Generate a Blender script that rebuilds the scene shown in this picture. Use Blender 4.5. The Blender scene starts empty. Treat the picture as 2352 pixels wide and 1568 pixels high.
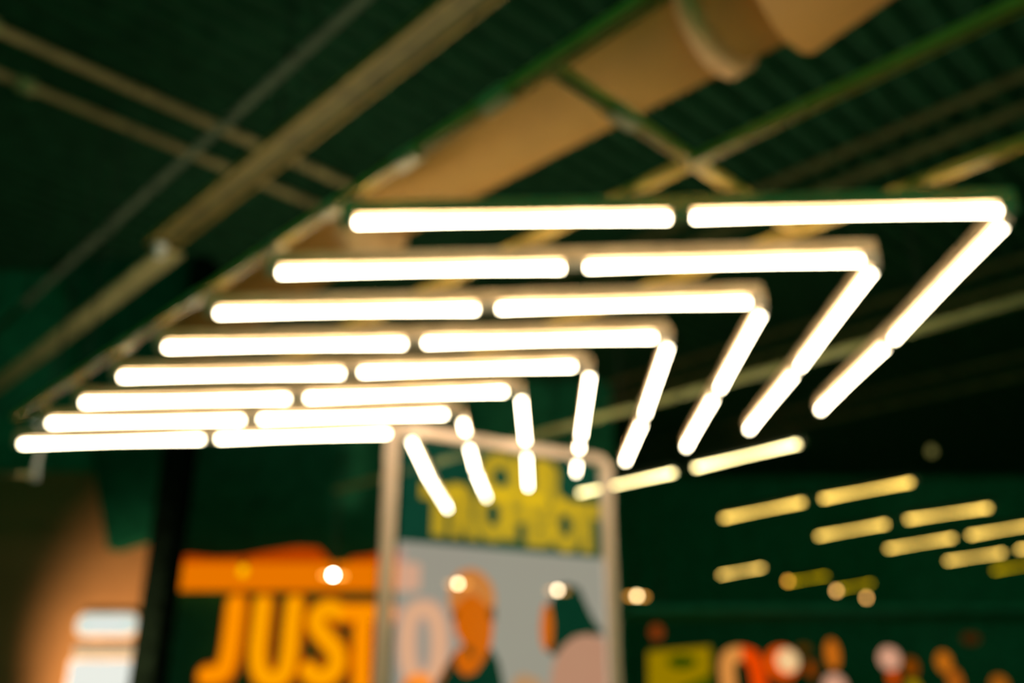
import bpy, bmesh, math, random
from mathutils import Vector, Matrix

# ------------------------------------------------------------------ camera, world, exposure
C = bpy.context.scene.collection
SC = bpy.context.scene
F_PX, PITCH, EYE = 2042.0, math.radians(21.8), 1.6      # focal length in pixels of the 2352 wide frame
cam_d = bpy.data.cameras.new('camera')
cam_d.sensor_width = 36.0
cam_d.lens = 36.0 * F_PX / 2352.0
cam_d.clip_start, cam_d.clip_end = 0.05, 200
cam_d.dof.use_dof = True
cam_d.dof.focus_distance = 0.70                          # focused far too near: the whole hall is out of focus
cam_d.dof.aperture_fstop = 2.15
cam_d.dof.aperture_blades = 0
cam = bpy.data.objects.new('camera', cam_d)
C.objects.link(cam)
cam.location = (0, 0, EYE)
cam.rotation_euler = (math.pi / 2 + PITCH, 0, 0)
SC.camera = cam

world = bpy.data.worlds.new('green_ambient_fill')
SC.world = world
world.use_nodes = True
bg = world.node_tree.nodes['Background']
bg.inputs[0].default_value = (0.10, 1.0, 0.36, 1)  # added green ambient fill that lifts the blacks, no source in the hall
bg.inputs[1].default_value = 0.30
SC.view_settings.view_transform = 'Standard'
SC.view_settings.look = 'None'
SC.view_settings.exposure = 0.0
SC.view_settings.gamma = 1.0
SC.view_settings.use_curve_mapping = False
SC.cycles.use_denoising = True
SC.cycles.max_bounces = 4
SC.cycles.diffuse_bounces = 2
SC.cycles.glossy_bounces = 2
SC.cycles.caustics_reflective = False
SC.cycles.caustics_refractive = False
SC.cycles.use_adaptive_sampling = True
SC.cycles.adaptive_threshold = 0.05
SC.cycles.adaptive_min_samples = 16
SC.cycles.transparent_max_bounces = 16
SC.cycles.sample_clamp_indirect = 4.0
random.seed(4)
TUBE_GLOW = 24.0
# added unseen warm spot, no fixture, lighting the tan wall behind the menu signs
sp_d = bpy.data.lights.new('added_wall_spot', 'SPOT'); sp_d.energy = 560; sp_d.color = (1.0, .60, .30)
sp_d.spot_size = math.radians(86); sp_d.spot_blend = .9; sp_d.shadow_soft_size = .08
sp = bpy.data.objects.new('added_wall_spot', sp_d); C.objects.link(sp)
sp.location = (-4.3, 8.0, 1.25)
sp.rotation_euler = (Vector((-3.75, 9.6, 1.95)) - Vector(sp.location)).to_track_quat('-Z', 'Y').to_euler()

# building grid: the hall's steel runs at 44 degrees to the line of sight
GA = math.radians(-44)
UA = Vector((math.sin(GA), math.cos(GA), 0))
UB = Vector((math.cos(GA), -math.sin(GA), 0))
def G(a, b, z):                                          # grid position, z measured from eye height
    p = UA * a + UB * b
    return Vector((p.x, p.y, EYE + z))
def ray(x, y):
    a = (x - 1176) / F_PX; b = (784 - y) / F_PX
    return Vector((a, math.cos(PITCH) - b * math.sin(PITCH), math.sin(PITCH) + b * math.cos(PITCH)))
def at_z(x, y, z):
    d = ray(x, y); return d * (z / d.z) + Vector((0, 0, EYE))
def at_y(x, y, Y):
    d = ray(x, y); return d * (Y / d.y) + Vector((0, 0, EYE))

# ------------------------------------------------------------------ materials
def lin(c):
    return tuple(((v / 255) / 12.92 if v / 255 <= 0.04045 else (((v / 255) + 0.055) / 1.055) ** 2.4) for v in c)
def mat(name, col, rough=0.6, metal=0.0, spec=0.3, vary=0.25, scale=6.0):
    m = bpy.data.materials.new(name); m.use_nodes = True
    nt = m.node_tree; b = nt.nodes['Principled BSDF']
    tc = nt.nodes.new('ShaderNodeTexCoord'); n = nt.nodes.new('ShaderNodeTexNoise')
    n.inputs['Scale'].default_value = scale; n.inputs['Detail'].default_value = 5
    r = nt.nodes.new('ShaderNodeValToRGB')
    r.color_ramp.elements[0].position = 0.3; r.color_ramp.elements[1].position = 0.7
    r.color_ramp.elements[0].color = tuple(v * (1 - vary) for v in col) + (1,)
    r.color_ramp.elements[1].color = tuple(min(1, v * (1 + vary)) for v in col) + (1,)
    nt.links.new(tc.outputs['Object'], n.inputs['Vector'])
    nt.links.new(n.outputs['Fac'], r.inputs['Fac'])
    nt.links.new(r.outputs['Color'], b.inputs['Base Color'])
    b.inputs['Roughness'].default_value = rough
    b.inputs['Metallic'].default_value = metal
    b.inputs['Specular IOR Level'].default_value = spec
    return m
def glow(name, col, strength, clear=0.0):
    """a lamp, a lit sign, light painted on a part, or (with clear > 0) a print on a see-through backlit film"""
    m = bpy.data.materials.new(name); m.use_nodes = True
    nt = m.node_tree; nt.nodes.clear()
    o = nt.nodes.new('ShaderNodeOutputMaterial'); e = nt.nodes.new('ShaderNodeEmission')
    e.inputs[0].default_value = tuple(col) + (1,); e.inputs[1].default_value = strength
    if clear > 0:
        t = nt.nodes.new('ShaderNodeBsdfTransparent'); a = nt.nodes.new('ShaderNodeAddShader')
        t.inputs[0].default_value = (clear, clear, clear, 1)
        nt.links.new(e.outputs[0], a.inputs[0]); nt.links.new(t.outputs[0], a.inputs[1])
        nt.links.new(a.outputs[0], o.inputs[0])
    else:
        nt.links.new(e.outputs[0], o.inputs[0])
    return m

M = {}
M['tube'] = glow('lit_tube', (1.0, 0.87, 0.60), TUBE_GLOW)
M['tube_far'] = glow('lit_tube_amber', (1.0, 0.64, 0.12), 6.3)
M['tube_dim'] = glow('lit_tube_dim', (1.0, 0.70, 0.0), 2.0)
M['housing'] = mat('powder_coated_batten', (0.80, 0.55, 0.34), 0.5)
M['holder'] = mat('lamp_holder_plastic', (0.6, 0.5, 0.42), 0.5)
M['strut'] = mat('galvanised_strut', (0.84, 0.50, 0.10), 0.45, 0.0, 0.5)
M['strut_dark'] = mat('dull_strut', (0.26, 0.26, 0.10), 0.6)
M['coupler'] = mat('strut_coupler', (0.75, 0.52, 0.28), 0.45)
M['duct'] = mat('duct_sheet_metal', (0.50, 0.25, 0.045), 0.55, 0.0, 0.4, 0.08, 3)
M['duct_band'] = mat('duct_flange', (0.62, 0.36, 0.16), 0.5)
M['deck'] = mat('painted_roof_deck', (0.023, 0.085, 0.042), 0.8, 0, 0.1)
M['joist'] = mat('painted_joist', (0.16, 0.14, 0.06), 0.7, 0, 0.2)
M['pipe'] = mat('painted_pipe', (0.50, 0.42, 0.2), 0.6)
M['conduit'] = mat('painted_conduit', (0.14, 0.17, 0.11), 0.6)
M['tray'] = mat('cable_tray_steel', (0.15, 0.12, 0.03), 0.55)
M['tray_lip'] = mat('cable_tray_lip', (0.34, 0.22, 0.05), 0.5)
M['white_metal'] = mat('white_clamp', (0.8, 0.78, 0.8), 0.5)
M['black_wall'] = mat('black_painted_wall', (0.02, 0.18, 0.11), 0.9, 0, 0.1)
M['back_wall'] = mat('dark_green_wall', (0.035, 0.27, 0.19), 0.9, 0, 0.05)
M['tan_wall'] = mat('warm_plaster', (0.22, 0.12, 0.052), 0.85, 0, 0.1, 0.08, 2)
M['soffit'] = mat('dark_soffit', (0.004, 0.07, 0.04), 0.9, 0, 0.05)
M['floor'] = mat('green_bounce_floor', (0.05, 0.22, 0.12), 0.7)  # unseen floor, its green put in to bounce green light upward
M['column'] = mat('dark_speckled_column', (0.003, 0.007, 0.005), 1.0, 0, 0.0, 0.9, 14)
M['frame'] = mat('poster_frame_aluminium', (0.62, 0.44, 0.34), 0.5, 0, 0.3, 0.05)
M['dark_metal'] = mat('dark_metal', (0.02, 0.025, 0.02), 0.6)
M['lamp_body'] = mat('lamp_body', (0.7, 0.5, 0.3), 0.5)

# ------------------------------------------------------------------ mesh helpers
def finish(name, bm, m, parent=None, smooth=False, loc=None):
    bmesh.ops.recalc_face_normals(bm, faces=bm.faces[:])
    me = bpy.data.meshes.new(name); bm.to_mesh(me); bm.free()
    if smooth:
        for p in me.polygons: p.use_smooth = True
    me.materials.append(m)
    o = bpy.data.objects.new(name, me); C.objects.link(o)
    if loc is not None: o.location = loc
    if parent is not None: o.parent = parent
    return o
def basis(d, up=Vector((0, 0, 1))):
    d = d.normalized()
    if abs(d.dot(up)) > 0.99: up = Vector((1, 0, 0))
    s = d.cross(up).normalized(); u = s.cross(d).normalized()
    return d, s, u
def add_box(bm, c, sx, sy, sz, ax=None, bev=0.0):
    """box centred on c; ax = three axes"""
    c = Vector(c)
    ax = ax or (Vector((1, 0, 0)), Vector((0, 1, 0)), Vector((0, 0, 1)))
    v = [bm.verts.new(c + ax[0] * (i * sx / 2) + ax[1] * (j * sy / 2) + ax[2] * (k * sz / 2))
         for i in (-1, 1) for j in (-1, 1) for k in (-1, 1)]
    fs = [bm.faces.new([v[i] for i in q]) for q in ((0, 1, 3, 2), (4, 6, 7, 5), (0, 4, 5, 1), (2, 3, 7, 6), (0, 2, 6, 4), (1, 5, 7, 3))]
    if bev > 0:
        es = list({e for f in fs for e in f.edges})
        bmesh.ops.bevel(bm, geom=es, offset=bev, segments=2, affect='EDGES')
def add_bar(bm, p, q, w, h, bev=0.0):
    d, s, u = basis(q - p)
    add_box(bm, (p + q) / 2, (q - p).length, w, h, (d, s, u), bev)
def add_tube(bm, pts, r, n=14, caps=True, round_caps=False):
    """round tube along a path; r a number or a list"""
    rs = r if isinstance(r, (list, tuple)) else [r] * len(pts)
    pts = [Vector(p) for p in pts]
    if round_caps:
        d0 = (pts[0] - pts[1]).normalized(); d1 = (pts[-1] - pts[-2]).normalized()
        pre, prs, post, ors = [], [], [], []
        for k in (0, 1, 2, 3):
            t = math.pi / 2 * (1 - k / 4.0)
            pre.append(pts[0] + d0 * rs[0] * math.sin(t)); prs.append(max(1e-4, rs[0] * math.cos(t)))
            post.insert(0, pts[-1] + d1 * rs[-1] * math.sin(t)); ors.insert(0, max(1e-4, rs[-1] * math.cos(t)))
        pts = pre + pts + post; rs = prs + list(rs) + ors
    rings = []; ref = None
    for i, p in enumerate(pts):
        d = (pts[min(i + 1, len(pts) - 1)] - pts[max(i - 1, 0)]).normalized()
        if ref is None:
            _, s, u = basis(d)
        else:
            s = (ref - d * ref.dot(d)).normalized(); u = d.cross(s)
        ref = s
        rings.append([bm.verts.new(p + (s * math.cos(2 * math.pi * k / n) + u * math.sin(2 * math.pi * k / n)) * rs[i]) for k in range(n)])
    for a, b in zip(rings, rings[1:]):
        for k in range(n):
            bm.faces.new((a[k], a[(k + 1) % n], b[(k + 1) % n], b[k]))
    if caps:
        bm.faces.new(rings[0]); bm.faces.new(rings[-1])
def add_lathe(bm, prof, c, n=24, axis=Vector((0, 0, 1))):
    d, s, u = basis(axis, Vector((0, 1, 0)) if abs(axis.z) > .9 else Vector((0, 0, 1)))
    rings = [[bm.verts.new(Vector(c) + d * z + (s * math.cos(2 * math.pi * k / n) + u * math.sin(2 * math.pi * k / n)) * r) for k in range(n)] for r, z in prof]
    for a, b in zip(rings, rings[1:]):
        for k in range(n):
            bm.faces.new((a[k], a[(k + 1) % n], b[(k + 1) % n], b[k]))
    bm.faces.new(rings[0]); bm.faces.new(rings[-1])
def thing(name, label, cat, loc=(0, 0, 0), group=None):
    o = bpy.data.objects.new(name, None); C.objects.link(o)
    o.empty_display_size = 0.1
    o.location = loc; o['label'] = label; o['category'] = cat
    if group: o['group'] = group
    return o
def tag(o, label, cat, group=None):
    o['label'] = label; o['category'] = cat
    if group: o['group'] = group
    return o
def struct(name, bm, m, smooth=False):
    o = finish(name, bm, m, None, smooth); o['kind'] = 'structure'; return o

# ------------------------------------------------------------------ the hall
DECK = 4.75                                              # above eye height
bm = bmesh.new(); add_box(bm, (8, 8, -0.1), 70, 26, 0.2); struct('floor', bm, M['floor'])
# corrugated roof deck, ribs along UB
bm = bmesh.new()
per, dep = 0.24, 0.07
a0, a1, b0, b1 = -9.0, 30.0, -24.0, 34.0
prof = []; a = a0
while a < a1:
    prof += [(a, 0), (a + per * .42, 0), (a + per * .5, dep), (a + per * .92, dep)]; a += per
lo = [(bm.verts.new(G(p, b0, DECK + q)), bm.verts.new(G(p, b1, DECK + q))) for p, q in prof]
hi = [(bm.verts.new(G(p, b0, DECK + .25)), bm.verts.new(G(p, b1, DECK + .25))) for p, q in (prof[0], prof[-1])]
for i in range(len(lo) - 1):
    bm.faces.new((lo[i][0], lo[i + 1][0], lo[i + 1][1], lo[i][1]))
bm.faces.new((hi[0][0], hi[1][0], hi[1][1], hi[0][1]))
bm.faces.new((lo[0][0], lo[0][1], hi[0][1], hi[0][0])); bm.faces.new((lo[-1][0], lo[-1][1], hi[1][1], hi[1][0]))
struct('ceiling', bm, M['deck'])
TOP = EYE + DECK
bm = bmesh.new(); add_box(bm, (8, 20.6, (TOP + .2) / 2), 70, 0.3, TOP + .2); struct('wall_back', bm, M['back_wall'])
STORE_Y = 13.6
bm = bmesh.new(); add_box(bm, (-1.9, STORE_Y + .15, TOP / 2), 7.0, 0.3, TOP); struct('wall_store', bm, M['black_wall'])

# tan partition wall on the left, with the dark soffit above its right end
WY = 9.6
w_tr = at_y(347, 1240, WY)
WH = EYE + 2.3
bm = bmesh.new(); add_box(bm, ((w_tr.x - 9) / 2, WY + .12, WH / 2), w_tr.x + 9, .24, WH); struct('wall_left', bm, M['tan_wall'])
bm = bmesh.new(); add_box(bm, ((w_tr.x - 9) / 2, WY + .12, (TOP + WH) / 2), w_tr.x + 9, .24, TOP - WH - .002); struct('wall_left_shade', bm, M['black_wall'])  # upper part of the left wall, dark colour standing in for shade
so_l = at_y(255, 1262, WY - .2)
bm = bmesh.new()
x0, x1 = so_l.x, w_tr.x + .12
zl, zr = at_y(258, 1262, WY - .2).z, at_y(347, 1236, WY - .2).z
y0, y1 = WY - .30, WY - .002
v = [bm.verts.new(p) for p in ((x0, y0, zl), (x1, y0, zr + .02), (x1, y0, TOP - .01), (x0 - 1.1, y0, TOP - .01),
                               (x0, y1, zl), (x1, y1, zr + .02), (x1, y1, TOP - .01), (x0 - 1.1, y1, TOP - .01))]
for q in ((0, 1, 2, 3), (4, 7, 6, 5), (0, 4, 5, 1), (1, 5, 6, 2), (2, 6, 7, 3), (3, 7, 4, 0)): bm.faces.new([v[i] for i in q])
struct('trim_1', bm, M['soffit'])
cl = at_y(374, 1240, WY - .35)
bm = bmesh.new(); add_box(bm, (cl.x, WY - .2, TOP / 2), .24, .42, TOP - .02, bev=.02)
o = finish('column', bm, M['column']); o['kind'] = 'structure'

# ------------------------------------------------------------------ roof steel, pipes
def rods(parent, a_or_list, z_top):
    for p in a_or_list:
        bm = bmesh.new(); add_tube(bm, [p, Vector((p.x, p.y, EYE + z_top))], .005, 6)
        finish('hanger_rod', bm, M['dark_metal'], parent)
def joist(name, p, q, label, group=None, h=.3, r=.035, mt=None):
    t = thing(name, label, 'roof joist', p, group)
    mt = mt or M['joist']
    top, bot = (p, q), (p - Vector((0, 0, h)), q - Vector((0, 0, h)))
    for nm, (s, e) in (('top_chord', top), ('bottom_chord', bot)):
        bm = bmesh.new(); add_bar(bm, s - p, e - p, r * 2, r * 1.4); finish(nm, bm, mt, t)
    L = (q - p).length; n = int(L / .45); bm = bmesh.new(); d = (q - p) / n
    for i in range(n):
        m0 = d * i; m1 = d * (i + .5) - Vector((0, 0, h)); m2 = d * (i + 1)
        add_tube(bm, [m0, m1], .012, 6); add_tube(bm, [m1, m2], .012, 6)
    finish('web', bm, mt, t)
    return t
zt = DECK - .05
for b, lab in ((7.1, 'slim open-web roof joist right of the duct, nearer the top right corner'),
               (10.6, 'slim open-web roof joist, second right of the duct'),
               (-1.2, 'dark open-web roof joist at the upper left corner, left of the conduit'),
               (14.0, 'dark open-web roof joist far to the right beyond the amber tubes')):
    joist('roof_joist', G(-1.5, b, zt), G(min(22, (20.2 - b * .695) / .719), b, zt), lab)
def pipe(name, p, q, r, label, cat, m, hz=None, couplings=()):
    t = thing(name, label, cat, p)
    bm = bmesh.new(); add_tube(bm, [Vector((0, 0, 0)), q - p], r, 18); finish('pipe_run', bm, m, t, True)
    d = (q - p)
    for f in couplings:
        bm = bmesh.new(); c = d * f; u = d.normalized()
        add_tube(bm, [c - u * r * 1.6, c - u * r * 1.2, c + u * r * 1.2, c + u * r * 1.6], [r * 1.02, r * 1.3, r * 1.3, r * 1.02], 18)
        finish('coupling', bm, m, t, True)
    n = 3
    for i in range(n):
        c = d * ((i + .5) / n)
        bm = bmesh.new(); add_tube(bm, [c, Vector((c.x, c.y, EYE + DECK + .02 - p.z))], .008, 8); finish('hanger_rod', bm, M['dark_metal'], t)
    return t
pipe('sprinkler_pipe', G(5.88, -5.5, 4.2), G(5.88, 4.6, 4.2), .05, 'brown ceiling pipe crossing the upper left, the upper of two parallel ones', 'pipe', M['pipe'], couplings=(.3, .62))
pipe('sprinkler_pipe', G(6.38, -5.5, 4.2), G(6.38, 4.6, 4.2), .045, 'brown ceiling pipe crossing the upper left, the lower of two parallel ones', 'pipe', M['pipe'], couplings=(.35, .66))
pipe('conduit', G(1.6, 1.985, 3.4), G(15.5, 1.985, 3.4), .03, 'thin grey green conduit left of the wide cable tray', 'conduit', M['conduit'], couplings=(.22, .36, .5))

# cable tray left of the light frame
t = thing('cable_tray', 'wide olive cable tray with amber lips running up to the top centre', 'cable tray', G(1.0, 2.1, 3.0))
o0 = t.location.copy()
bm = bmesh.new(); add_bar(bm, G(1.0, 2.10, 3.0) - o0, G(5.8, 2.10, 3.0) - o0, .17, .02); finish('tray_floor', bm, M['tray'], t)
for bb in (2.015, 2.185):
    bm = bmesh.new(); add_bar(bm, G(1.0, bb, 2.99) - o0, G(5.8, bb, 2.99) - o0, .022, .05, .004); finish('tray_lip', bm, M['tray_lip'], t)
rods(t, [], 0)
for aa in (1.9, 4.2):
    bm = bmesh.new(); add_tube(bm, [G(aa, 2.10, 3.0) - o0, G(aa, 2.10, DECK + .02) - o0], .008, 8); finish('hanger_rod', bm, M['dark_metal'], t)
t = thing('cable_tray', 'olive cable tray section at the left edge beyond the white clamp', 'cable tray', G(5.85, 2.22, 3.0))
o0 = t.location.copy()
bm = bmesh.new(); add_bar(bm, G(5.85, 2.22, 3.0) - o0, G(16, 2.22, 3.0) - o0, .17, .03, .005); finish('tray_floor', bm, M['pipe'], t)
for aa in (7.5, 11):
    bm = bmesh.new(); add_tube(bm, [G(aa, 2.22, 3.0) - o0, G(aa, 2.22, DECK + .02) - o0], .008, 8); finish('hanger_rod', bm, M['dark_metal'], t)
t = thing('fire_sprinkler', 'small white sprinkler clamp under the olive cable tray joint', 'sprinkler', G(5.76, 2.1, 2.975))
bm = bmesh.new(); add_lathe(bm, [(.045, .0), (.05, -.012), (.03, -.02), (.022, -.05), (.012, -.055)], (0, 0, 0), 20); finish('escutcheon', bm, M['white_metal'], t, True)
bm = bmesh.new(); add_lathe(bm, [(.006, -.05), (.006, -.075), (.035, -.08), (.035, -.084), (.004, -.086)], (0, 0, 0), 16); finish('deflector', bm, M['white_metal'], t, True)

# ------------------------------------------------------------------ round duct
DB, DZ = 3.03, 3.0
t = thing('air_duct', 'large round sheet-metal air duct glowing orange above the tube lights', 'duct', G(0, DB, DZ))
o0 = t.location.copy()
def dpt(a, db=0, dz=0): return G(a, DB + db, DZ + dz) - o0
bm = bmesh.new(); add_tube(bm, [dpt(1.40), dpt(7.4)], .265, 48); finish('duct_run', bm, M['duct'], t, True)
bm = bmesh.new(); add_tube(bm, [dpt(1.80), dpt(1.78), dpt(1.70), dpt(1.68)], [.267, .295, .295, .267], 48); finish('flange', bm, M['duct_band'], t, True)
bm = bmesh.new(); add_tube(bm, [dpt(-1.5), dpt(1.40), dpt(1.42)], [.36, .36, .266], 48); finish('wide_section', bm, M['duct'], t, True)
bm = bmesh.new(); add_tube(bm, [dpt(4.6), dpt(4.56), dpt(4.50), dpt(4.46)], [.266, .28, .28, .266], 48); finish('flange', bm, M['duct_band'], t, True)
for aa in (2.6, 5.4):
    bm = bmesh.new(); add_tube(bm, [dpt(aa, 0, .2), dpt(aa, 0, DECK - DZ + .02)], .01, 8); finish('hanger_rod', bm, M['dark_metal'], t)

# ------------------------------------------------------------------ strut grid that carries the tube lights
SZ = 1.83                                                # height of strut centre over the eye
def strut(a_0, a_1, b_0, b_1, label, m, couplers=(), rod_at=(.2, .5, .8)):
    p, q = G(a_0, b_0, SZ), G(a_1, b_1, SZ)
    t = thing('ceiling_strut', label, 'strut', p)
    d = q - p; D, S, U = basis(d)
    bm = bmesh.new()                                     # C channel with lips: web and two flanges
    add_box(bm, d / 2 + U * .018, d.length, .042, .004, (D, S, U))
    for s in (-1, 1):
        add_box(bm, d / 2 + S * (s * .019), d.length, .004, .040, (D, S, U))
        add_box(bm, d / 2 + S * (s * .0145) - U * .018, d.length, .009, .004, (D, S, U))
    finish('channel', bm, m, t)
    for c in couplers:
        bm = bmesh.new(); add_box(bm, D * c - U * .004, .13, .062, .052, (D, S, U), .006); finish('coupler', bm, M['coupler'], t)
    for f in rod_at:
        c = d * f
        bm = bmesh.new(); add_tube(bm, [c, Vector((c.x, c.y, EYE + DECK + .02 - p.z))], .005, 6); finish('hanger_rod', bm, M['dark_metal'], t)
    return t
strut(.2, 6.75, 1.64, 1.66, 'long galvanised strut running down left past the ends of the tube rows', M['strut'], (1.58, 2.05, 2.55, 2.98, 3.75, 4.6), (.01, .8))
strut(.2, 4.6, 2.42, 2.42, 'amber strut crossing above the middle of the tube rows', M['strut'], (), (.01, .97))
strut(.3, 4.4, 3.17, 3.17, 'short-looking strut showing above the right end of the top tube row', M['strut'], (), (.01, .97))
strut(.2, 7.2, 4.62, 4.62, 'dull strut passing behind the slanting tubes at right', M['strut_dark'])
strut(1.545, 1.545, 1.665, 3.145, 'galvanised cross strut over the orange duct, joining the parallel struts', M['strut'], (.35,), ())

# ------------------------------------------------------------------ tube lights: eight angled rows
TZ = 1.70
rows = [[(825,512),(1528,502),(1600,500),(2285,485)],[(650,627),(1285,616),(1355,614),(1970,599)],
        [(507,720),(1088,711),(1153,709),(1712,695)],[(388,798),(922,790),(983,788),(1497,776)],
        [(285,866),(780,858),(836,855),(1312,842)],[(197,925),(656,916),(712,914),(1155,900)],
        [(120,972),(552,965),(605,963),(1018,952)],[(55,1020),(460,1009),(507,1008),(888,996)]]
cols = [[(2302,522),(2056,777),(2032,800),(1886,940)],[(2003,625),(1840,840),(1823,862),(1722,985)],
        [(1748,722),(1655,890),(1640,915),(1577,1025)],[(1535,795),(1482,950),(1475,972),(1437,1058)],
        [(1355,862),(1335,1000),(1332,1018),(1323,1085)],[(1197,915),(1207,1016),(1209,1042),(1213,1118)],
        [(1062,966),(1090,1076),(1093,1086),(1118,1143)],[(943,1010),(985,1098),(988,1104),(1028,1168)]]
def batten_light(p, q, label, lampmat, m_house, radius=.015, group=None, cat='tube light', e0=.06, e1=.06):
    """p, q: the ends of the glowing tube"""
    t = thing('tube_light', label, cat, (p + q) / 2, group)
    mid = (p + q) / 2; d = (q - p); D, S, U = basis(d); L = d.length
    bm = bmesh.new()                                     # folded housing, chamfered towards the tube
    prof = [(-.014, .092), (.014, .092), (.0145, .088), (.0145, .03), (-.0145, .03), (-.0145, .088)]
    A = [bm.verts.new(D * (-L / 2 - e0) + S * x + U * z) for x, z in prof]; B = [bm.verts.new(D * (L / 2 + e1) + S * x + U * z) for x, z in prof]
    for i in range(6): bm.faces.new((A[i], A[(i + 1) % 6], B[(i + 1) % 6], B[i]))
    bm.faces.new(A); bm.faces.new(B)
    finish('housing', bm, m_house, t)
    bm = bmesh.new(); add_tube(bm, [D * (-L / 2), D * (L / 2)], radius, 14); finish('glowing_tube', bm, lampmat, t, True)
    for s, ee in ((-1, e0), (1, e1)):
        bm = bmesh.new(); add_box(bm, D * (s * (L / 2 + ee / 2)) + U * .008, ee - .002, .028, .042, (D, S, U), .004); finish('lamp_holder', bm, M['holder'], t)
    return t
RN = ['top row', 'second row from the top', 'third row from the top', 'fourth row from the top', 'fifth row from the top',
      'sixth row from the top', 'seventh row from the top', 'lowest and farthest row']
for k in range(8):
    R = [at_z(x, y, TZ) for x, y in rows[k]]; K = [at_z(x, y, TZ) for x, y in cols[k]]
    for j, (p, q) in enumerate(((R[0], R[1]), (R[2], R[3]), (K[0], K[1]), (K[2], K[3]))):
        d = (q - p).normalized()
        p2, q2 = p - d * .012, q + d * .012
        lab = ['white tube light at the left of the level %s', 'white tube light at the right of the level %s',
               'slanting white tube light just past the bend of the %s', 'slanting white tube light at the free lower end of the %s'][j] % RN[k]
        gT, gK = (R[2] - R[1]).length / 2 - .012, (K[2] - K[1]).length / 2 - .012
        e0, e1 = ((.06, gT), (gT, .07), (.045, gK), (gK, .05))[j]
        batten_light(p2, q2, lab, M['tube'], M['housing'], e0=e0, e1=e1,
                     group='level tube lights of the angled rows' if j < 2 else 'slanting tube lights of the angled rows')

# ------------------------------------------------------------------ amber tubes of the next light frames, to the right
HZ = 2.0
far = [((1332,1132),(1548,1085),'bright','bright yellow tube light reaching behind the poster corner'),
       ((1598,1074),(1833,1019),'bright','brightest yellow tube light, just under the slanting white tubes'),
       ((1662,1190),(1845,1153),'far','amber tube light, left half of the second slanting amber line'),
       ((1890,1145),(2093,1107),'far','amber tube light, right half of the second slanting amber line'),
       ((1880,1231),(2036,1203),'far','amber tube light, left half of the third slanting amber line'),
       ((2085,1193),(2272,1166),'far','amber tube light, right half of the third slanting amber line'),
       ((2040,1260),(2190,1235),'far','amber tube light, left half of the fourth slanting amber line'),
       ((2228,1229),(2400,1200),'far','amber tube light cut by the right edge, on the fourth slanting amber line'),
       ((2176,1288),(2305,1269),'far','amber tube light, left half of the fifth slanting amber line'),
       ((2340,1262),(2470,1240),'far','amber tube light cut by the right edge, on the fifth slanting amber line'),
       ((2284,1310),(2420,1288),'dim','dim amber tube light, lowest at the right edge'),
       ((1656,1320),(1752,1303),'mid','lone short amber tube light left of the hanging bulbs'),
       ((1815,1336),(1898,1322),'dim','dim amber tube light touching the orange bulb'),
       ((1930,1352),(2003,1339),'dim','dim amber tube light between the two crisp hanging bulbs')]
M['tube_bright'] = glow('lit_tube_yellow', (1.0, 0.82, 0.36), 11.0)
M['tube_mid'] = glow('lit_tube_mid', (1.0, 0.64, 0.13), 7.0)
for p, q, kind, lab in far:
    P, Q = at_z(*p, HZ), at_z(*q, HZ)
    t = batten_light(P, Q, lab, M[{'bright': 'tube_bright', 'far': 'tube_far', 'mid': 'tube_mid', 'dim': 'tube_dim'}[kind]], M['dark_metal'], .016, 'amber tube lights at right')
    for s in (-.3, .3):
        c = (Q - P) * s
        bm = bmesh.new(); add_tube(bm, [c + Vector((0, 0, .08)), Vector((c.x, c.y, DECK - HZ + .02))], .004, 6); finish('hanger_rod', bm, M['dark_metal'], t)

# ------------------------------------------------------------------ spotlights and bulbs
def spotlight(px, py, z, col, e, label, r=.03):
    c = at_z(px, py, z)
    t = thing('track_spotlight', label, 'spotlight', c, 'small spotlights hanging in a line')
    to = Vector((0, -1, -.25)).normalized()
    bm = bmesh.new(); add_lathe(bm, [(.048, .0), (.05, -.02), (.05, -.10), (.038, -.14), (.015, -.15)], (0, 0, 0), 24, to); finish('lamp_body', bm, M['dark_metal'], t, True)
    bm = bmesh.new(); add_lathe(bm, [(r, -.01), (r, .004), (r * .8, .010), (r * .3, .013)], (0, 0, 0), 24, to); finish('lens', bm, glow('lens_light', col, e), t, True)
    bm = bmesh.new(); add_bar(bm, Vector((-.14, .03, .0)), Vector((.14, .03, -.01)), .05, .035, .006); finish('streak_bar', bm, glow('streak_glow', (1.0, .42, .06), 3.0), t)  # bar emits to paint the warm streak of light behind the lens
    bm = bmesh.new(); add_tube(bm, [Vector((0, .06, .03)), Vector((0, .06, DECK - z + .02))], .014, 8); finish('drop_rod', bm, M['dark_metal'], t)
    return t
spotlight(765, 1320, 1.30, (1.0, .93, .74), 38, 'bright white spotlight hanging in front of the orange sign band')
spotlight(1052, 1340, 1.30, (1.0, .74, .42), 30, 'spotlight glowing through the poster above the long-faced man')
spotlight(1281, 1355, 1.30, (1.0, .74, .45), 32, 'spotlight glowing through the poster at the dark hair')
spotlight(1463, 1368, 1.28, (1.0, .72, .33), 13, 'warm spotlight just right of the poster frame')
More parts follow.
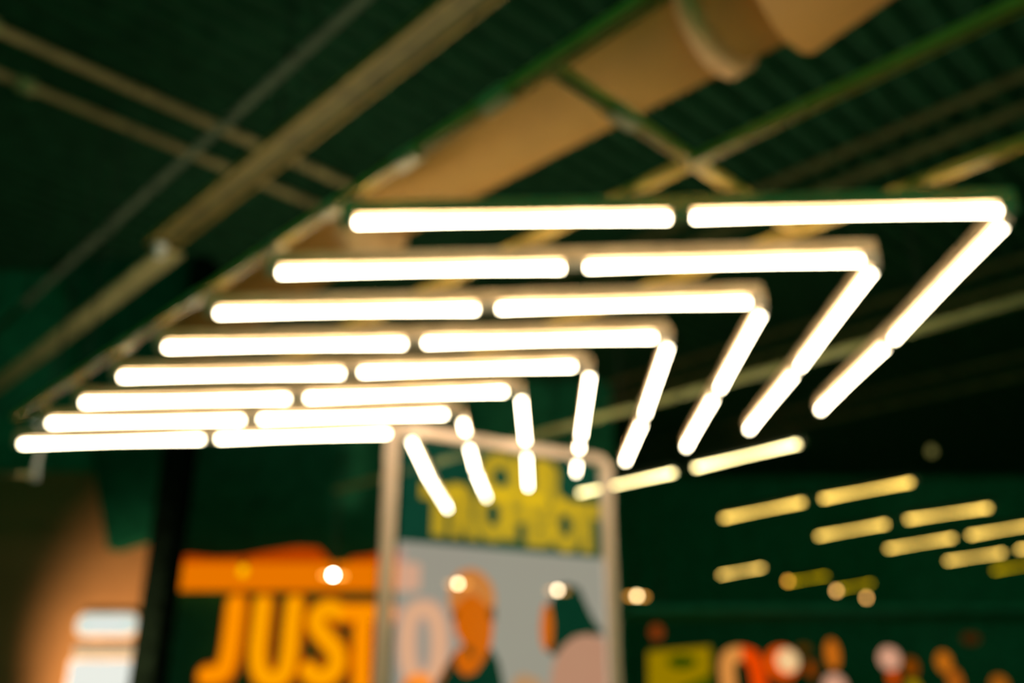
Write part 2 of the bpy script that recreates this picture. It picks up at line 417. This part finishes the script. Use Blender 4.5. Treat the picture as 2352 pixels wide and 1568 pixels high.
def bulb(px, py, z, col, e, label, r=.035):
    c = at_z(px, py, z)
    t = thing('hanging_bulb', label, 'light bulb', c, 'small hanging bulbs at right')
    bm = bmesh.new(); add_lathe(bm, [(.004, -r), (r * .5, -r * .87), (r * .87, -r * .5), (r, 0), (r * .87, r * .5), (r * .55, r * .95), (r * .4, r * 1.3)], (0, 0, 0), 20); finish('glass_globe', bm, glow('bulb_light', col, e), t, True)
    bm = bmesh.new(); add_lathe(bm, [(r * .45, r * 1.3), (r * .5, r * 2.4), (r * .2, r * 2.7)], (0, 0, 0), 16); finish('socket', bm, M['dark_metal'], t, True)
    bm = bmesh.new(); add_tube(bm, [Vector((0, 0, r * 2.6)), Vector((0, 0, DECK - z + .02))], .004, 6); finish('cord', bm, M['dark_metal'], t)
bulb(1810, 1335, 1.9, (1.0, .45, .05), 5.2, 'orange hanging bulb, leftmost of the three near the dim tubes')
bulb(1921, 1357, 1.7, (1.0, .52, .14), 7.0, 'peach hanging bulb, middle of the three near the dim tubes')
bulb(1990, 1373, 1.7, (1.0, .50, .13), 7.0, 'peach hanging bulb, rightmost and lowest of the three')
bulb(1645, 1410, 1.5, (1.0, .35, .04), .9, 'very dim brown bulb above the yellow green sign', .04)
bulb(2140, 1037, 3.4, (.5, .45, .12), .35, 'very dim bulb high in the dark at right', .06)
bulb(558, 1312, 1.36, (1.0, .52, .0), 1.3, 'amber bulb on the left part of the orange sign band', .05)

# ------------------------------------------------------------------ pipe bracket by the far left tube end
bp = at_z(88, 1052, 1.62)
t = thing('pipe_bracket', 'grey pipe bracket hanging under the far left end of the lowest tube row', 'bracket', bp)
bm = bmesh.new(); add_tube(bm, [Vector((0, 0, .24)), Vector((0, 0, -.16))], .03, 14); finish('drop_pipe', bm, M['white_metal'], t, True)
bm = bmesh.new(); add_tube(bm, [Vector((0, 0, -.13)), Vector((-.32, .05, -.11))], .022, 12); finish('side_arm', bm, M['pipe'], t, True)
bm = bmesh.new(); add_box(bm, (0, 0, .25), .14, .14, .02, bev=.004); finish('flange_plate', bm, M['white_metal'], t)
bm = bmesh.new(); add_tube(bm, [Vector((0, 0, .25)), Vector((0, 0, DECK - 1.62 + .02))], .008, 8); finish('hanger_rod', bm, M['dark_metal'], t)

# ------------------------------------------------------------------ see-through backlit poster
PA, PB = Vector((-.80, 5.53, 0)), Vector((.715, 6.40, 0))      # lower corners of the outer frame on the floor plan
PW = (PB - PA).length; PD = (PB - PA).normalized(); PN = Vector((PD.y, -PD.x, 0))   # PN faces the camera
PT = EYE + 1.645
post = thing('poster_stand', 'tall see-through backlit poster in a pink-beige frame under the tube lights', 'poster', PA)
def on_poster(px, py):
    d = ray(px, py); k = PA.dot(PN) / d.dot(PN); w = d * k + Vector((0, 0, EYE))
    return (w - PA).dot(PD), w.z
def PL(s, z, off=0.0): return PD * s + PN * off + Vector((0, 0, z))
FW, FT, CR = .072, .07, .13
def round_rect(x0, z0, x1, z1, r, n=8):
    pts = []
    for cx, cz, t0 in ((x1 - r, z1 - r, 0), (x0 + r, z1 - r, 90), (x0 + r, z0 + r, 180), (x1 - r, z0 + r, 270)):
        for i in range(n + 1):
            t = math.radians(t0 + 90 * i / n); pts.append((cx + r * math.cos(t), cz + r * math.sin(t)))
    return pts
outer = round_rect(0, .02, PW, PT, CR); inner = round_rect(FW, .02 + FW, PW - FW, PT - FW, .05)
bm = bmesh.new(); n = len(outer)
V = {}
for key, pts, off in (('of', outer, FT / 2), ('ob', outer, -FT / 2), ('if', inner, FT / 2), ('ib', inner, -FT / 2)):
    V[key] = [bm.verts.new(PL(x, z, off)) for x, z in pts]
for i in range(n):
    j = (i + 1) % n
    for a, b in (('of', 'if'), ('if', 'ib'), ('ib', 'ob'), ('ob', 'of')):
        bm.faces.new((V[a][i], V[a][j], V[b][j], V[b][i]))
finish('frame', bm, M['frame'], post)
bm = bmesh.new(); add_box(bm, PL(PW / 2, .012), PW + .2, .5, .024, (PD, PN, Vector((0, 0, 1))), .006); finish('base_plate', bm, M['frame'], post)
def flat(name, pts, m, off, parent=post, th=.002, lab=None):
    bm = bmesh.new()
    f = [bm.verts.new(PL(x, z, off + th / 2)) for x, z in pts]; b = [bm.verts.new(PL(x, z, off - th / 2)) for x, z in pts]
    bm.faces.new(f); bm.faces.new(list(reversed(b)))
    o = finish(name, bm, m, parent)
    if lab: o['label'] = lab
    return o
def single(name, pts, m, off, parent=post, lab=None):         # one printed film layer
    bm = bmesh.new(); bm.faces.new([bm.verts.new(PL(x, z, off)) for x, z in pts])
    bmesh.ops.triangulate(bm, faces=bm.faces[:])
    o = finish(name, bm, m, parent)
    if lab: o['label'] = lab
    return o
zs = on_poster(1150, 1262)[1]
x0, x1 = on_poster(922, 1100)[0], PW - FW + .005
teal = glow('print_teal', lin((12, 54, 40)), 1.0, .75)
grey = glow('print_grey', lin((152, 146, 132)), 1.0, .42)
single('upper_print', [(x0, zs), (x1, zs), (x1, PT - FW + .01), (x0, PT - FW + .01)], teal, 0, lab='dark teal upper part of the poster')
yellow = glow('print_yellow', lin((182, 146, 0)), 1.0, .62)
def glyph(ch, offset=.035):
    cu = bpy.data.curves.new('glyph', 'FONT'); cu.body = ch; cu.size = 1; cu.offset = offset; cu.resolution_u = 4
    ob = bpy.data.objects.new('glyph', cu); C.objects.link(ob)
    bpy.context.view_layer.update()
    dg = bpy.context.evaluated_depsgraph_get()
    me = bpy.data.meshes.new_from_object(ob.evaluated_get(dg))
    bpy.data.objects.remove(ob)
    return me
def letter(ch, px, y_top, y_bot, off, offset=.085):
    px = (px[0] - 5, px[1] + 5); y_top -= 5; y_bot += 5
    s0, zt_ = on_poster(px[0], y_top); s1, _ = on_poster(px[1], y_top)
    zb = on_poster((px[0] + px[1]) / 2, y_bot)[1]; zt_ = on_poster((px[0] + px[1]) / 2, y_top)[1]
    me = glyph(ch, offset)
    xs = [v.co.x for v in me.vertices]; ys = [v.co.y for v in me.vertices]
    x_0, x_1, y_0, y_1 = min(xs), max(xs), min(ys), max(ys)
    for v in me.vertices:
        s = s0 + (v.co.x - x_0) / (x_1 - x_0) * (s1 - s0); z = zb + (v.co.y - y_0) / (y_1 - y_0) * (zt_ - zb)
        v.co = PL(s, z, off)
    me.materials.clear(); me.materials.append(yellow)
    o = bpy.data.objects.new('printed_letter', me); C.objects.link(o); o.parent = post
for ch, px, a, b in (('O', (1108, 1190), 1046, 1146), ('U', (1186, 1246), 1056, 1152), ('R', (1240, 1294), 1066, 1160)):
    letter(ch, px, a, b, .006)
for ch, px, a, b in (('T', (970, 1046), 1118, 1226), ('R', (1040, 1098), 1118, 1232), ('O', (1094, 1166), 1124, 1240), ('P', (1160, 1216), 1134, 1238),
                     ('B', (1210, 1268), 1142, 1252), ('O', (1264, 1326), 1150, 1264), ('T', (1316, 1370), 1160, 1264)):
    letter(ch, px, a, b, .012)
def px_poly(pts): return [on_poster(*p) for p in pts]
from mathutils.geometry import delaunay_2d_cdt
FIGS = [('lower_print', [(x0, .02 + FW - .01), (x1, .02 + FW - .01), (x1, zs), (x0, zs)], grey, 0, 'grey lower part of the poster')]
def fig(nm, pts, m, off, lab=None): FIGS.append((nm, pts, m, off, lab))
skin = glow('print_orange_skin', lin((205, 96, 0)), 1.0, .42)
skin_light = glow('print_light_forehead', lin((200, 122, 55)), 1.0, .42)
dark = glow('print_dark_green', lin((2, 38, 26)), 1.0, .42)
pink = glow('print_pink', lin((182, 132, 105)), 1.0, .42)
red_brown = glow('print_brown', lin((110, 60, 10)), 1.0, .42)
fig('printed_coat', px_poly([(1000,1570),(1022,1530),(1045,1495),(1075,1480),(1110,1488),(1130,1490),(1146,1520),(1160,1590),(1100,1640),(1010,1640)]), dark, .004, lab='dark coat of the printed long-faced man')
fig('printed_forehead', px_poly([(1034,1400),(1030,1365),(1036,1335),(1055,1312),(1085,1304),(1112,1318),(1132,1345),(1138,1380),(1130,1410),(1085,1420)]), skin_light, .005, lab='pale orange forehead of the printed man')
fig('printed_face', px_poly([(1040,1400),(1060,1375),(1085,1362),(1110,1380),(1128,1400),(1133,1440),(1128,1480),(1112,1515),(1092,1545),(1066,1552),(1046,1530),(1046,1500),(1064,1480),(1046,1450)]), skin, .007, lab='long orange face of the printed man')
fig('printed_moustache', px_poly([(1062,1478),(1078,1482),(1092,1500),(1086,1512),(1070,1498)]), red_brown, .009)
fig('printed_hair', px_poly([(1040,1400),(1052,1408),(1044,1428),(1036,1420)]), red_brown, .009)
fig('printed_hair', px_poly([(1122,1396),(1136,1392),(1138,1420),(1130,1428),(1120,1412)]), red_brown, .009)
fig('printed_hood', px_poly([(1262,1400),(1268,1370),(1285,1345),(1305,1340),(1330,1350),(1345,1385),(1362,1420),(1388,1455),(1345,1465),(1300,1480),(1272,1508),(1256,1490),(1262,1450)]), dark, .004, lab='dark hood of the second printed figure')
fig('printed_cheek', px_poly([(1246,1400),(1254,1382),(1264,1395),(1270,1430),(1268,1475),(1256,1498),(1244,1480),(1241,1440)]), skin, .006, lab='orange cheek of the second printed figure')
fig('printed_sleeve', px_poly([(1258,1600),(1272,1520),(1290,1485),(1318,1462),(1350,1455),(1390,1466),(1396,1600)]), pink, .006, lab='pink sleeve at the lower right of the poster')
fig('printed_hand', px_poly([(905,1600),(930,1560),(955,1544),(985,1550),(1003,1600)]), glow('print_hand', lin((205, 118, 50)), 1, .42), .006)
fig('printed_hand', px_poly([(1170,1600),(1180,1560),(1200,1545),(1240,1560),(1256,1600)]), glow('print_hand_tan', lin((180, 135, 95)), 1, .42), .003)

# the prints lie side by side on one film: cut each region out of the ones under it
vs, fc = [], []
for nm, pts, m, off, lab in FIGS:
    area = sum(a[0] * b[1] - b[0] * a[1] for a, b in zip(pts, pts[1:] + pts[:1]))
    pts = pts if area > 0 else list(reversed(pts))
    fc.append(list(range(len(vs), len(vs) + len(pts)))); vs += [Vector(p) for p in pts]
ov, _, of, _, _, src = delaunay_2d_cdt(vs, [], fc, 1, 1e-5, True)
tops = [max(ids, key=lambda q: (FIGS[q][3], q)) if ids else None for ids in src]
for k, (nm, pts, m, off, lab) in enumerate(FIGS):
    bm = bmesh.new(); vm = {}
    for f, tp, ids in zip(of, tops, src):
        if tp != k or 0 not in ids: continue
        for q in f:
            if q not in vm: vm[q] = bm.verts.new(PL(ov[q].x, ov[q].y, 0))
        bm.faces.new([vm[q] for q in f])
    o = finish(nm, bm, m, post)
    if lab: o['label'] = lab

# ------------------------------------------------------------------ orange shop sign with its band
SY = STORE_Y
sign = thing('shop_sign', 'glowing orange JUST shop sign letters on the black store wall', 'shop sign', (at_y(650, 1500, SY).x, SY - .02, 1.6))
so = sign.location.copy()
M['letter'] = glow('orange_letter_light', (1.0, .285, .0), 1.0)
M['halo'] = glow('letter_halo_glow', (.55, .085, .0), 1.0)
M['letter2'] = glow('yellow_letter_light', (1.0, .36, .0), 1.0)
def SP(px, py, dy=-.10):
    v = at_y(px, py, SY); return Vector((v.x, SY + dy, v.z)) - so
def smooth_path(pts, n=5):
    out = []
    P = [pts[0]] + list(pts) + [pts[-1]]
    for i in range(1, len(P) - 2):
        for k in range(n):
            t = k / n; a, b, c, d = P[i - 1], P[i], P[i + 1], P[i + 2]
            out.append(tuple(.5 * ((2 * b[j]) + (-a[j] + c[j]) * t + (2 * a[j] - 5 * b[j] + 4 * c[j] - d[j]) * t * t + (-a[j] + 3 * b[j] - 3 * c[j] + d[j]) * t ** 3) for j in (0, 1)))
    out.append(pts[-1]); return out
def sign_letter(strokes, m, r=.115, lab=None):
    bm = bmesh.new()
    for st in strokes:
        pts = [SP(*p) for p in smooth_path(st)]
        add_tube(bm, pts, r, 14, True, True)
    for v in bm.verts: v.co.y = (v.co.y + .10) * .6 - .10
    o = finish('sign_letter', bm, m, sign, True)
    bm = bmesh.new()                                     # darker glowing backing, a wider copy painting the letters' light around them
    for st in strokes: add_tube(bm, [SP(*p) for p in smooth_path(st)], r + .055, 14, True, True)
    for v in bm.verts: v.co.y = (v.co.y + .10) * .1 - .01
    finish('letter_halo', bm, M['halo'], o, True)
    return o
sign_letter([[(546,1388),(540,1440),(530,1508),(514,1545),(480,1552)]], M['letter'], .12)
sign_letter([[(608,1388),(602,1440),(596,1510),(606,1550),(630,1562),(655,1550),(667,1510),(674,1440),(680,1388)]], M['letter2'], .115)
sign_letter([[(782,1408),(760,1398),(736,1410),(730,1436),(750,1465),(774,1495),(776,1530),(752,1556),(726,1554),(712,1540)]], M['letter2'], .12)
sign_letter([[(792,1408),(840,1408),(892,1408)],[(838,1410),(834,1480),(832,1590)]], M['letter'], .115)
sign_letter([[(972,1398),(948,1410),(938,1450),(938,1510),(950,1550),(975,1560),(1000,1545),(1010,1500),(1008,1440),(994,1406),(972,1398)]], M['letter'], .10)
band = thing('sign_band', 'lit orange fascia band above the shop letters', 'fascia', (at_y(650, 1340, SY).x, SY, at_y(650, 1350, SY).z))
bo = band.location.copy()
b0_, b1_ = at_y(404, 1350, SY), at_y(965, 1350, SY)
zb_, zt_ = at_y(650, 1357, SY).z, at_y(650, 1296, SY).z
bm = bmesh.new(); add_box(bm, (((b0_.x + b1_.x) / 2) - bo.x, -.11, (zb_ + zt_) / 2 - bo.z), b1_.x - b0_.x, .20, zt_ - zb_, bev=.03)
finish('band_glow_panel', bm, glow('painted_band_glow', (1.0, .22, .0), .80), band)  # emission stands in for the letters' light falling on the fascia
# scalloped valance on the band; dim red emission paints the fading light
pts = [(404,1300),(402,1284),(440,1278),(500,1284),(560,1282),(620,1270),(690,1259),(735,1262),(755,1284),(768,1298),(795,1298),(812,1284),(850,1280),(885,1270),(930,1266),(930,1300)]
bm = bmesh.new()
f = [bm.verts.new(Vector((at_y(x, y, SY).x, SY - .14, at_y(x, y, SY).z)) - bo) for x, y in pts]
b = [bm.verts.new(v.co + Vector((0, .13, 0))) for v in f]
bm.faces.new(f); bm.faces.new(list(reversed(b)))
for i in range(len(f)):
    j = (i + 1) % len(f); bm.faces.new((f[i], f[j], b[j], b[i]))
finish('valance', bm, glow('valance_painted_glow', (1.0, .105, .0), .46), band)

# ------------------------------------------------------------------ lit menu signs on the left wall
p0, p1 = at_y(190, 1412, WY), at_y(318, 1460, WY)
t = thing('menu_sign', 'pill-shaped pale mint lit sign on the tan wall at lower left', 'lit sign', ((p0.x + p1.x) / 2, WY - .02, (p0.z + p1.z) / 2))
def slab(pts, y0, y1, m, nm, parent):
    bm = bmesh.new()
    f = [bm.verts.new((x, y0, z)) for x, z in pts]; b = [bm.verts.new((x, y1, z)) for x, z in pts]
    bm.faces.new(f); bm.faces.new(list(reversed(b)))
    for i in range(len(f)):
        j = (i + 1) % len(f); bm.faces.new((f[i], f[j], b[j], b[i]))
    return finish(nm, bm, m, parent)
w, h = (p1.x - p0.x) / 2, (p0.z - p1.z) / 2
slab(round_rect(-w - .02, -h - .02, w + .02, h + .02, .11), -.06, .018, M['holder'], 'sign_case', t)
slab(round_rect(-w, -h, w, h, .10), -.075, -.062, glow('mint_light', (.70, .79, .71), 1.0), 'lit_face', t)
slab(round_rect(-w * .6, -h * .25, w * .55, h * .2, .02, 3), -.080, -.077, glow('white_light', (.84, .83, .80), 1.0), 'lit_band', t)
q0, q1 = at_y(172, 1518, WY), at_y(306, 1720, WY)
t = thing('menu_screen', 'white glowing menu screen cut by the bottom edge, below the pill sign', 'screen', ((q0.x + q1.x) / 2, WY - .02, (q0.z + q1.z) / 2))
w, h = (q1.x - q0.x) / 2, (q0.z - q1.z) / 2
slab(round_rect(-w - .02, -h - .02, w + .02, h + .02, .03), -.06, .018, M['holder'], 'screen_case', t)
slab(round_rect(-w, -h, w, h, .02), -.075, -.062, glow('screen_light', (.84, .86, .78), 1.0), 'lit_face', t)
slab(round_rect(-w, h + .022, w, h + .15, .01), -.05, .018, glow('peach_light', (1.0, .68, .38), .75), 'top_panel', t)

# ------------------------------------------------------------------ goods and lanterns of the far stall
LY = 12.0
t = thing('stall_sign', 'yellow green square stall sign with a dark oval, lower right of the poster', 'sign', at_y(1560, 1540, LY))
o0 = t.location.copy()
def LP(px, py): return at_y(px, py, LY) - o0
def slab_px(pts, y0, y1, m, nm):
    q = [LP(*p) for p in pts]; return slab([(v.x, v.z) for v in q], y0, y1, m, nm, t)
slab_px([(1490,1496),(1560,1490),(1632,1484),(1634,1640),(1492,1640)], 0, .08, glow('stall_yellow', lin((146, 118, 0)), 1.0), 'sign_board')
slab_px([(1566 + 34 * math.cos(i * math.pi / 8), 1520 + 17 * math.sin(i * math.pi / 8)) for i in range(16)], -.012, -.004, glow('stall_green', lin((50, 70, 0)), .9), 'oval_emblem')
slab_px([(1560,1580),(1632,1548),(1634,1640),(1540,1640)], -.012, -.004, glow('stall_green_stripe', lin((60, 78, 0)), .9), 'corner_stripe')
bm = bmesh.new(); add_box(bm, (0, .04, -o0.z / 2 - .45), .08, .06, o0.z - .9 + .0, bev=.006)
for v in bm.verts: pass
finish('post', bm, M['dark_metal'], t)
t = thing('neon_arch', 'glowing arch, cream on its left leg and red orange on its right', 'lit arch', at_y(1700, 1568, LY))
o0 = t.location.copy()
def path_px(pts): return [LP(*p) for p in smooth_path(pts)]
bm = bmesh.new(); add_tube(bm, path_px([(1676,1640),(1674,1580),(1670,1535),(1676,1508),(1700,1500)]), .09, 14, True, True); finish('left_leg', bm, glow('neon_cream', (.95, .36, .07), .75), t, True)
bm = bmesh.new(); add_tube(bm, path_px([(1700,1500),(1726,1508),(1738,1535),(1746,1580),(1752,1640)]), .09, 14, True, True); finish('right_leg', bm, glow('neon_red', (.95, .07, .0), .85), t, True)
CZ = EYE + 1.0
canopy = thing('stall_canopy', 'dark flat canopy over the far stall with its lanterns', 'canopy', (5.0, 12.3, 0))
bm = bmesh.new(); add_box(bm, (0, 0, CZ + .03), 7.0, 1.5, .06, bev=.01); finish('roof_panel', bm, M['back_wall'], canopy)
for cx in (-3.0, 3.0):
    bm = bmesh.new(); add_tube(bm, [Vector((cx, 0, CZ + .05)), Vector((cx, 0, TOP + .02))], .012, 8); finish('hanger_rod', bm, M['dark_metal'], canopy)
def round_sign(px, py, r, rim, face, lab):
    t = thing('round_sign', lab, 'lit sign', at_y(px, py, LY))
    ax = Vector((0, -1, 0))
    bm = bmesh.new(); add_lathe(bm, [(r * .9, -.05), (r, -.04), (r, .03), (r * .93, .04)], (0, 0, 0), 32, ax); finish('rim', bm, rim, t, True)
    bm = bmesh.new(); add_lathe(bm, [(r * .70, .0), (r * .70, .03), (r * .5, .055), (r * .1, .06)], (r * .28, -.03, r * .12), 32, ax); finish('face', bm, face, t, True)
    bm = bmesh.new(); add_tube(bm, [Vector((0, 0, r * .9)), Vector((0, 0, CZ - t.location.z))], .006, 6); finish('cord', bm, M['dark_metal'], t)
round_sign(1797, 1522, .20, glow('rim_red', (.95, .10, .0), .85), glow('face_cream', (.90, .58, .27), 1.0), 'round lit sign with cream face and red orange rim')
def lantern(px, py, rx, rz, col, e, lab, Y=None):
    c = at_y(px, py, Y or LY)
    t = thing('paper_lantern', lab, 'lantern', c, 'blurred coloured lanterns of the far stall')
    bm = bmesh.new(); prof = []
    for i in range(17):
        th = -math.pi / 2 + math.pi * (i + .5) / 17
        k = 1 + .03 * (-1) ** i
        prof.append((rx * math.cos(th) * k, rz * math.sin(th)))
    add_lathe(bm, prof, (0, 0, 0), 20); finish('paper_shade', bm, glow('lantern_light', col, e), t, True)
    for s in (-1, 1):
        bm = bmesh.new(); add_lathe(bm, [(rx * .25, s * rz * .97), (rx * .25, s * rz * 1.05)], (0, 0, 0), 14); finish('end_ring', bm, M['dark_metal'], t)
    bm = bmesh.new(); add_tube(bm, [Vector((0, 0, rz)), Vector((0, 0, CZ - c.z))], .004, 6); finish('cord', bm, M['dark_metal'], t)
lantern(1912, 1502, .085, .18, (.90, .22, .01), .62, 'tall orange lantern between the round sign and the pink lantern', 11.9)
lantern(1917, 1575, .15, .15, (.85, .42, .26), .75, 'pink lantern cut by the bottom edge under the tall orange lantern', 12.7)
lantern(2043, 1512, .13, .14, (.85, .42, .26), .80, 'round pink lantern alone at the right of the bottom edge')
lantern(2052, 1556, .07, .08, (.90, .10, .0), .75, 'small red lantern just below the round pink one', 12.3)
lantern(2092, 1532, .09, .12, (.55, .12, .0), .38, 'dim brown lantern touching the round pink one', 12.4)
lantern(2168, 1520, .09, .13, (.90, .24, .01), .55, 'orange lantern, upper of the slanting orange pair')
lantern(2194, 1566, .09, .16, (.85, .20, .01), .45, 'orange lantern, lower of the slanting orange pair', 12.3)
lantern(2296, 1572, .10, .11, (.80, .22, .01), .45, 'small orange lantern near the bottom right corner')
lantern(1508, 1452, .09, .10, (.60, .10, .01), .34, 'dim red brown lantern above the yellow green sign', 12.6)
lantern(2230, 1466, .11, .07, (.35, .10, .01), .12, 'very dim flat brown lantern above the slanting orange pair')
lantern(1862, 1536, .06, .11, (.80, .14, .0), .30, 'dim red lantern right of the round sign', 12.4)
lantern(1846, 1490, .09, .06, (.45, .16, .0), .18, 'very dim brown lantern above the round sign', 12.6)
lantern(2098, 1578, .08, .09, (.75, .50, .0), .45, 'yellow lantern cut by the bottom edge beside the small red one', 12.2)
